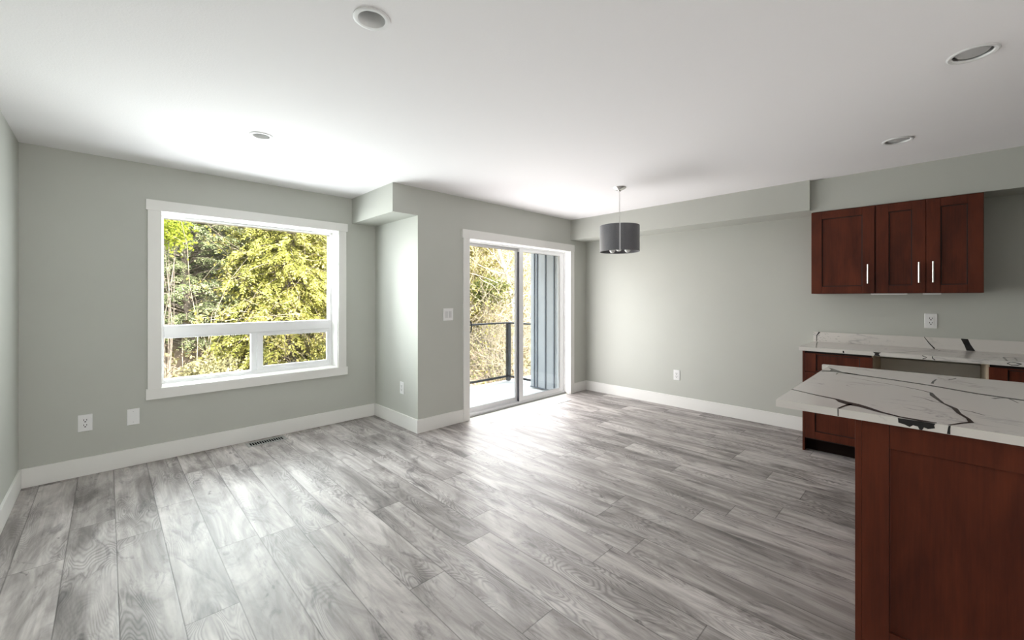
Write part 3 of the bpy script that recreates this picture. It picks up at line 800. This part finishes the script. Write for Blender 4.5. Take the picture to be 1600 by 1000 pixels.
it.poly2([(3.187,0.466),(3.142,0.434),(3.043,0.375),(3.008,0.307),(2.990,0.306),(3.004,0.366),(3.020,0.415),(2.985,0.470),(3.030,0.470),(3.050,0.438),(3.110,0.440)], top, 1)
it.ribbon([(2.986,0.392),(2.930,0.392)], 0.006, top, 2)
it.ribbon([(2.752,0.104),(2.706,0.046),(2.664,0.015),(2.595,0.010),(2.439,-0.020),(2.352,-0.051),(2.265,-0.060),(2.187,-0.080),(2.130,-0.085),(2.094,-0.062),(2.030,-0.031)], [0.006,0.007,0.011,0.018,0.009,0.017,0.012,0.011,0.015,0.009,0.007], top, 1)
it.ribbon([(2.870,0.319),(2.810,0.211),(2.752,0.104)], 0.0035, top, 2)
it.ribbon([(2.952,0.013),(3.032,0.010),(3.123,-0.001)], [0.010,0.008,0.006], top, 1)
it.ribbon([(2.700,-0.17),(2.735,-0.189),(2.753,-0.216),(2.663,-0.235)], [0.013,0.010,0.006,0.005], top, 2)
it.ribbon([(2.345,-0.064),(2.331,-0.094),(2.291,-0.125)], [0.004,0.009,0.005], top, 2)
it.ribbon([(2.520,0.075),(2.492,0.033),(2.447,0.008),(2.438,-0.019)], [0.003,0.006,0.008,0.006], top, 2)
it.ribbon([(3.193,-0.006),(3.149,-0.046),(3.249,-0.076)], [0.005,0.007,0.005], top, 2)
it.poly2([(0.095,0.9135),(0.001,0.9135),(0.004,0.906),(0.002,0.897),(0.019,0.891),(0.029,0.894),(0.033,0.8845),(0.040,0.8845),(0.044,0.894),(0.056,0.896),(0.065,0.888),(0.078,0.894),(0.094,0.897)], fe, 1)
it.poly2([(-0.030,0.9135),(-0.035,0.9135),(-0.034,0.903),(-0.034,0.885),(-0.026,0.885),(-0.028,0.902)], fe, 1)
it.poly2([(0.267,0.9135),(0.264,0.9135),(0.264,0.885),(0.2665,0.885)], fe, 1)
ito = it.build('island_worktop', [M['quartz'], M['vein'], M['greyvein']], origin=(2.67, -0.6, 0.884))
tag(ito, 'large white quartz island top with black crack-like veins in the right foreground', 'worktop')

# ---------------------------------------------------------------- deck, siding, railing
DZ = -0.08
struct(MB().box(XK+0.17, 6.0, YDo, 5.22, DZ-0.12, DZ).build('deck', M['deck'], bevel=0.004))
SXW, SYE = 4.80, 4.49
sd_ = MB().box(SXW, 6.0, YDo, SYE, DZ+0.025, 2.9)
struct(sd_.build('siding_wall', M['siding']))
bt = MB()
for yb in (4.405, 4.345, 4.175, 4.005, 3.905):
    bt.box(SXW-0.016, SXW, yb-0.010, yb+0.010, DZ+0.03, 2.9)
struct(bt.build('siding_battens', M['batten'], bevel=0.002))
struct(MB().box(SXW-0.012, SXW, YDo, SYE, DZ+0.020, DZ+0.034).build('siding_flashing', M['batten']))
rx, ry = 4.955, 5.165
rl = tag(empty('deck_railing', (4.0, ry, DZ)), 'black metal deck railing with clear glass panels outside the patio door', 'railing')
MB().box(rx-0.032, rx+0.032, ry-0.032, ry+0.032, DZ, 0.905).build('post', M['rail'], rl, bevel=0.003)
MB().box(2.50-0.032, 2.50+0.032, ry-0.032, ry+0.032, DZ, 0.905).build('post', M['rail'], rl, bevel=0.003)
MB().box(2.45, rx+0.035, ry-0.030, ry+0.030, 0.905, 0.930).build('top_rail', M['rail'], rl, bevel=0.003)
MB().box(rx-0.030, rx+0.030, SYE, ry-0.030, 0.905, 0.930).build('top_rail', M['rail'], rl, bevel=0.003)
MB().box(2.532, rx-0.032, ry-0.018, ry+0.018, -0.018, 0.014).build('bottom_rail', M['rail'], rl, bevel=0.002)
MB().box(rx-0.018, rx+0.018, SYE, ry-0.032, -0.018, 0.014).build('bottom_rail', M['rail'], rl, bevel=0.002)
MB().box(2.532, rx-0.032, ry-0.003, ry+0.003, 0.014, 0.905).build('glass_panel', M['glass'], rl)
MB().box(rx-0.003, rx+0.003, SYE, ry-0.032, 0.014, 0.905).build('glass_panel', M['glass'], rl)

# ---------------------------------------------------------------- hillside and planting
def ground_z(x, y):
    if y < 9.0: return -2.6
    return -2.6 + 8.6 * min(1.0, (y - 9.0) / 13.0) ** 0.85
gm = MB(); nx, ny = 30, 24
gx = np.linspace(-14, 44, nx); gy = np.linspace(4.9, 34, ny)
idx = {}
for j in range(ny):
    for i in range(nx):
        idx[i, j] = len(gm.v)
        gm.v.append((gx[i], gy[j], ground_z(gx[i], gy[j]) + (random.uniform(-0.15, 0.15) if gy[j] > 8 else 0)))
for j in range(ny - 1):
    for i in range(nx - 1):
        gm.f.append((idx[i, j], idx[i+1, j], idx[i+1, j+1], idx[i, j+1])); gm.m.append(0)
struct(gm.build('hillside', M['soil'], smooth=True, fix=False))

def quads_mesh(name, V, mat, parent=None, origin=(0, 0, 0)):
    """V: (n, 4, 3) array of separate quads"""
    off = np.array(WLOC[parent.name] if parent is not None else origin)
    n = len(V)
    me = bpy.data.meshes.new(name)
    me.vertices.add(n * 4); me.loops.add(n * 4); me.polygons.add(n)
    me.vertices.foreach_set('co', (V - off).astype(np.float32).ravel())
    me.loops.foreach_set('vertex_index', np.arange(n * 4, dtype=np.int32))
    me.polygons.foreach_set('loop_start', np.arange(0, n * 4, 4, dtype=np.int32))
    me.materials.append(mat)
    me.update(calc_edges=True); me.validate()
    o = bpy.data.objects.new(name, me); COL.objects.link(o)
    if parent is not None: o.parent = parent
    else: o.location = tuple(off)
    WLOC[o.name] = tuple(off)
    return o
def nrm(a): return a / np.maximum(np.linalg.norm(a, axis=-1, keepdims=True), 1e-9)
def fronds(P, D, length, m, leaf, width, spread=0.75, droop=0.25):
    """feathery sprays: P origins, D directions; m leaflets each side"""
    n = len(P); D = nrm(D)
    up = nrm(RNG.normal(0, 0.5, (n, 3)) + np.array([0, 0, 1.0]))
    side = nrm(np.cross(D, up)); up = np.cross(side, D)
    Ls = length * RNG.uniform(0.6, 1.3, (n, 1, 1))
    s = np.linspace(0.08, 1.0, m)[None, :, None]
    out = []
    for sg in (-1, 1):
        base = P[:, None, :] + D[:, None, :] * (s * Ls) - np.array([0, 0, 1.0]) * (droop * (s ** 2) * Ls)
        d = nrm(D[:, None, :] * (0.7 + 0.4 * s) + sg * spread * side[:, None, :] - np.array([0, 0, 0.25]) + RNG.normal(0, 0.15, (n, m, 3)))
        ll = leaf * (1.15 - 0.6 * s) * RNG.uniform(0.7, 1.3, (n, m, 1))
        wv = nrm(np.cross(d, up[:, None, :] + RNG.normal(0, 0.3, (n, m, 3)))) * width * RNG.uniform(0.7, 1.3, (n, m, 1))
        q = np.stack([base, base + d*ll*0.5 + wv*0.5, base + d*ll, base + d*ll*0.5 - wv*0.5], axis=2)
        out.append(q.reshape(-1, 4, 3))
    return np.concatenate(out)
def leaves(P, size, aspect=0.6):
    n = len(P)
    d = nrm(RNG.normal(0, 1, (n, 3))); u = nrm(RNG.normal(0, 1, (n, 3)) + np.array([0, -0.4, 0.6]))
    w = nrm(np.cross(d, u)); d = np.cross(u, w)
    sz = size * RNG.uniform(0.6, 1.4, (n, 1))
    return np.stack([P, P + d*sz*0.5 + w*sz*aspect*0.5, P + d*sz, P + d*sz*0.5 - w*sz*aspect*0.5], axis=1)

def conifer(name, label, x, y, height, radius, mat, nb=260, npf=20, flen=0.32, m=6, leaf=0.12, width=0.035, hang=0.9, lift=0.1, trunk_r=0.14, z0=None, lo=0.0):
    zg = ground_z(x, y) - 0.15 if z0 is None else z0
    t = tag(empty(name, (x, y, zg)), label, 'tree', 'trees outside')
    tr = MB()
    hgt = height
    pts = [(x + 0.05*math.sin(k*1.7), y + 0.05*math.cos(k*1.3), zg + hgt*k/8) for k in range(9)]
    tr.tube(pts, [trunk_r*(1 - 0.85*k/8) for k in range(9)], 8)
    P, D = [], []
    for b in range(nb):
        u = lo + (1 - lo) * (b + random.random()) / nb
        a = b * 2.39996 + random.uniform(-0.4, 0.4)
        zz = zg + hgt * (0.04 + 0.95 * u)
        R_ = radius * (1 - u) ** 0.75 * random.uniform(0.65, 1.12) + 0.12
        o = Vector((math.cos(a), math.sin(a), 0))
        q = []
        for k in range(5):
            s = k / 4
            q.append(Vector((x, y, zz)) + o * R_ * s + Vector((0, 0, R_ * (lift * s * 2 - (lift + 0.35 * hang) * s * s))))
        tr.tube(q, [0.018*(1-0.8*k/4) for k in range(5)], 3, cap=False)
        for k in range(npf):
            s = 0.22 + 0.8 * (k + random.random()) / npf
            i = min(3, int(s * 4)); f = s * 4 - i
            p = q[i].lerp(q[i+1], f)
            sd2 = Vector((-o.y, o.x, 0)) * random.uniform(-0.9, 0.9)
            p = p + sd2 * 0.16 * R_ * s
            d = o * random.uniform(0.3, 1.0) + sd2 * 0.8 + Vector((0, 0, -hang * random.uniform(0.2, 1.0) + 0.1))
            P.append(p); D.append(d)
    tr.build('trunk', M['bark'], t, fix=False)
    V = fronds(np.array([tuple(p) for p in P]), np.array([tuple(d) for d in D]), flen, m, leaf, width)
    quads_mesh('foliage', V, mat, t)
    return t
def branch_set(mb, p, d, length, r, depth, kids=4, bend=0.25, sides=4):
    pts, rr = [Vector(p)], [r]
    d = Vector(d).normalized(); nseg = 5
    for k in range(nseg):
        d = (d + Vector((random.gauss(0, bend), random.gauss(0, bend), random.gauss(0, bend*0.7) + 0.03))).normalized()
        pts.append(pts[-1] + d * length / nseg); rr.append(max(0.0035, r * (1 - 0.75*(k+1)/nseg)))
    mb.tube(pts, rr, sides, cap=False)
    tips = [pts[-1]]
    if depth > 0:
        for c in range(kids):
            i = random.randint(1, nseg)
            nd = (d + Vector((random.gauss(0, 0.8), random.gauss(0, 0.8), random.gauss(0.1, 0.6)))).normalized()
            tips += branch_set(mb, pts[i], nd, length * random.uniform(0.45, 0.75), rr[i]*0.65, depth-1, kids, bend, 3)
    else:
        tips += pts[2:]
    return tips
def bare_shrub(name, label, x, y, h, spread, stems, mat, r=0.018, depth=2, kids=3, leafmat=None, nleaf=0, lsize=0.07, z0=None, lean=(0,0), group='shrubs outside'):
    zg = ground_z(x, y) - 0.1 if z0 is None else z0
    t = tag(empty(name, (x, y, zg)), label, 'shrub', group)
    mb = MB(); tips = []
    for k in range(stems):
        a = random.uniform(0, 6.283); rr = random.uniform(0, 0.25)*spread
        d = Vector((math.cos(a)*spread*random.uniform(0.1, 1) + lean[0], math.sin(a)*spread*random.uniform(0.1, 1) + lean[1], h*random.uniform(0.5, 1)))
        tips += branch_set(mb, (x+rr*math.cos(a), y+rr*math.sin(a), zg), d, h*random.uniform(0.7, 1.05), r*random.uniform(0.6, 1.2), depth, kids)
    mb.build('stems', mat, t, fix=False)
    if nleaf:
        T_ = np.array([tuple(p) for p in tips])
        P = T_[RNG.integers(0, len(T_), nleaf)] + RNG.normal(0, 0.10, (nleaf, 3))
        quads_mesh('foliage', leaves(P, lsize), leafmat, t)
    return t
def leafy_bush(name, label, x, y, zc, rad, hgt, mat, n, lsize, stemmat=None):
    zg = ground_z(x, y) - 0.1
    t = tag(empty(name, (x, y, zg)), label, 'shrub', 'shrubs outside')
    nc = 60
    C = RNG.normal(0, 1, (nc, 3)); C = nrm(C) * RNG.uniform(0.5, 1.0, (nc, 1)) * np.array([rad, rad, hgt/2]) + np.array([x, y, zc])
    P = C[RNG.integers(0, nc, n)] + RNG.normal(0, 0.13, (n, 3)) * np.array([1, 1, 0.8])
    mb = MB()
    for c in C[:9]:
        p0 = Vector((x, y, zg)); p1 = Vector(c)
        mb.tube([p0, p0.lerp(p1, 0.5) + Vector((random.gauss(0, .12), random.gauss(0, .12), 0.15)), p1], [0.009, 0.007, 0.004], 4, cap=False)
    mb.build('stems', stemmat or M['bark'], t, fix=False)
    quads_mesh('foliage', leaves(P, lsize), mat, t)
    return t

conifer('cedar_tree', 'tall yellow-green cedar filling the centre of the big window', 3.25, 11.4, 9.0, 1.65, M['cedar'], nb=330, npf=22)
conifer('cedar_tree', 'yellow-green cedar with a bare brown trunk at the right of the window view', 5.1, 12.9, 9.2, 1.8, M['cedar'], nb=240, npf=20, trunk_r=0.2)
conifer('fir_tree', 'grey-green fir with tangled branches at the left of the window view', 1.30, 12.2, 8.6, 1.7, M['fir'], nb=340, npf=22, trunk_r=0.09, flen=0.30, leaf=0.09, width=0.022, hang=0.5, lift=0.25)
conifer('fir_tree', 'deep green fir standing behind the cedar and the grey-green fir', 2.0, 14.6, 8.4, 2.2, M['darkfir'], nb=240, npf=18, flen=0.34, leaf=0.10, width=0.03, hang=0.4, lift=0.2)
conifer('fir_tree', 'deep green fir at the far left edge of the window view', -1.3, 13.5, 8.2, 2.0, M['darkfir'], nb=200, npf=16, flen=0.34, leaf=0.10, width=0.03, hang=0.4, lift=0.2)
conifer('cedar_tree', 'olive cedar standing farther back between window and patio door views', 7.4, 14.0, 8.5, 2.2, M['ivy'], nb=200, npf=16)
leafy_bush('bright_shrub', 'lime-green leafy bush in the upper left of the window view', 0.82, 10.6, 2.65, 0.34, 0.6, M['lime'], 1500, 0.065)
bare_shrub('bare_shrub', 'leaning bare tan branches in the lower left of the window view', 0.55, 9.2, 2.0, 0.6, 8, M['twig'], r=0.010, depth=2, kids=3, lean=(1.9, 0))
bare_shrub('bare_shrub', 'grey leafless twigs laced through the grey-green fir', 1.25, 10.9, 4.4, 0.8, 5, M['twig'], r=0.013, depth=2, kids=3)
leafy_bush('grass_clump', 'pale straw-coloured bush at the foot of the window view', 1.45, 9.6, -0.35, 0.6, 1.2, M['drygrass'], 8000, 0.06)
bare_shrub('bare_shrub', 'tan leafless shrub in front of the right-hand cedar', 4.0, 10.4, 3.8, 0.6, 6, M['twig'], r=0.010, depth=2, kids=3, leafmat=M['moss'], nleaf=2500, lsize=0.07)
# seen through the patio door
t = tag(empty('bare_tree', (10.3, 10.5, ground_z(10.3, 10.5) - 0.15)), 'pale-barked leafless tree with a thick leaning trunk outside the patio door', 'tree', 'trees outside')
mb = MB(); z0 = ground_z(10.3, 10.5) - 0.15
trk = [(10.32, 10.5, z0), (10.30, 10.5, 0.4), (10.26, 10.5, 1.3), (9.98, 10.5, 2.2), (9.40, 10.5, 3.4), (8.6, 10.5, 5.0)]
mb.tube(trk, [0.12, 0.10, 0.085, 0.07, 0.055, 0.03], 10)
mb.build('trunk', M['palebark'], t, fix=False, smooth=True)
mb = MB()
for k in range(46):
    i = random.randint(1, 5)
    a = random.uniform(0, 6.283)
    branch_set(mb, trk[i], (math.cos(a)*1.0, math.sin(a)*1.0, random.uniform(-0.3, 0.9)), random.uniform(1.0, 2.6), 0.026, 1, 5, 0.22)
mb.build('branches', M['palebark'], t, fix=False)
leafy_bush('mossy_shrub', 'yellow-green leafy bush behind the railing post', 9.5, 11.4, 1.5, 0.9, 2.4, M['moss'], 5200, 0.10)
leafy_bush('mossy_shrub', 'golden leafy thicket at the top of the patio door view', 9.9, 12.8, 3.3, 1.6, 2.2, M['moss'], 7000, 0.11)
leafy_bush('ivy_clump', 'olive ivy clump at railing height outside the patio door', 9.0, 10.2, 1.55, 0.6, 0.8, M['ivy'], 2600, 0.10)
bare_shrub('bramble', 'dense tan bramble tangle behind the railing glass', 9.2, 9.9, 3.2, 1.3, 26, M['twig'], r=0.012, depth=2, kids=4, leafmat=M['drygrass'], nleaf=3000, lsize=0.06)
bare_shrub('bramble', 'tan leafless thicket right of the pale-barked tree', 11.6, 11.2, 4.6, 1.3, 22, M['twig'], r=0.014, depth=2, kids=4, leafmat=M['moss'], nleaf=3000, lsize=0.07)
bare_shrub('bramble', 'leafless tan bush left of the patio door view', 7.6, 10.8, 4.8, 1.2, 18, M['twig'], r=0.014, depth=2, kids=4, leafmat=M['moss'], nleaf=3500, lsize=0.07)

# loose undergrowth all over the slope
nU = 52000
ux = RNG.uniform(-5, 24, nU); uy = RNG.uniform(9.2, 21, nU)
gz = np.array([ground_z(a_, b_) for a_, b_ in zip(ux, uy)])
clump = 0.5 + 0.5*np.sin(ux*1.9 + 1.3*np.sin(uy*1.1)) * np.sin(uy*1.5 + ux*0.7)
uz = gz + RNG.uniform(0, 1, nU) ** 1.3 * (0.3 + 1.3*clump)
und = quads_mesh('undergrowth', leaves(np.stack([ux, uy, uz], 1), 0.16, 0.35), M['under'], origin=(6, 14, 0))
tag(und, 'mixed dry undergrowth covering the slope behind the trees', 'undergrowth', kind='stuff')
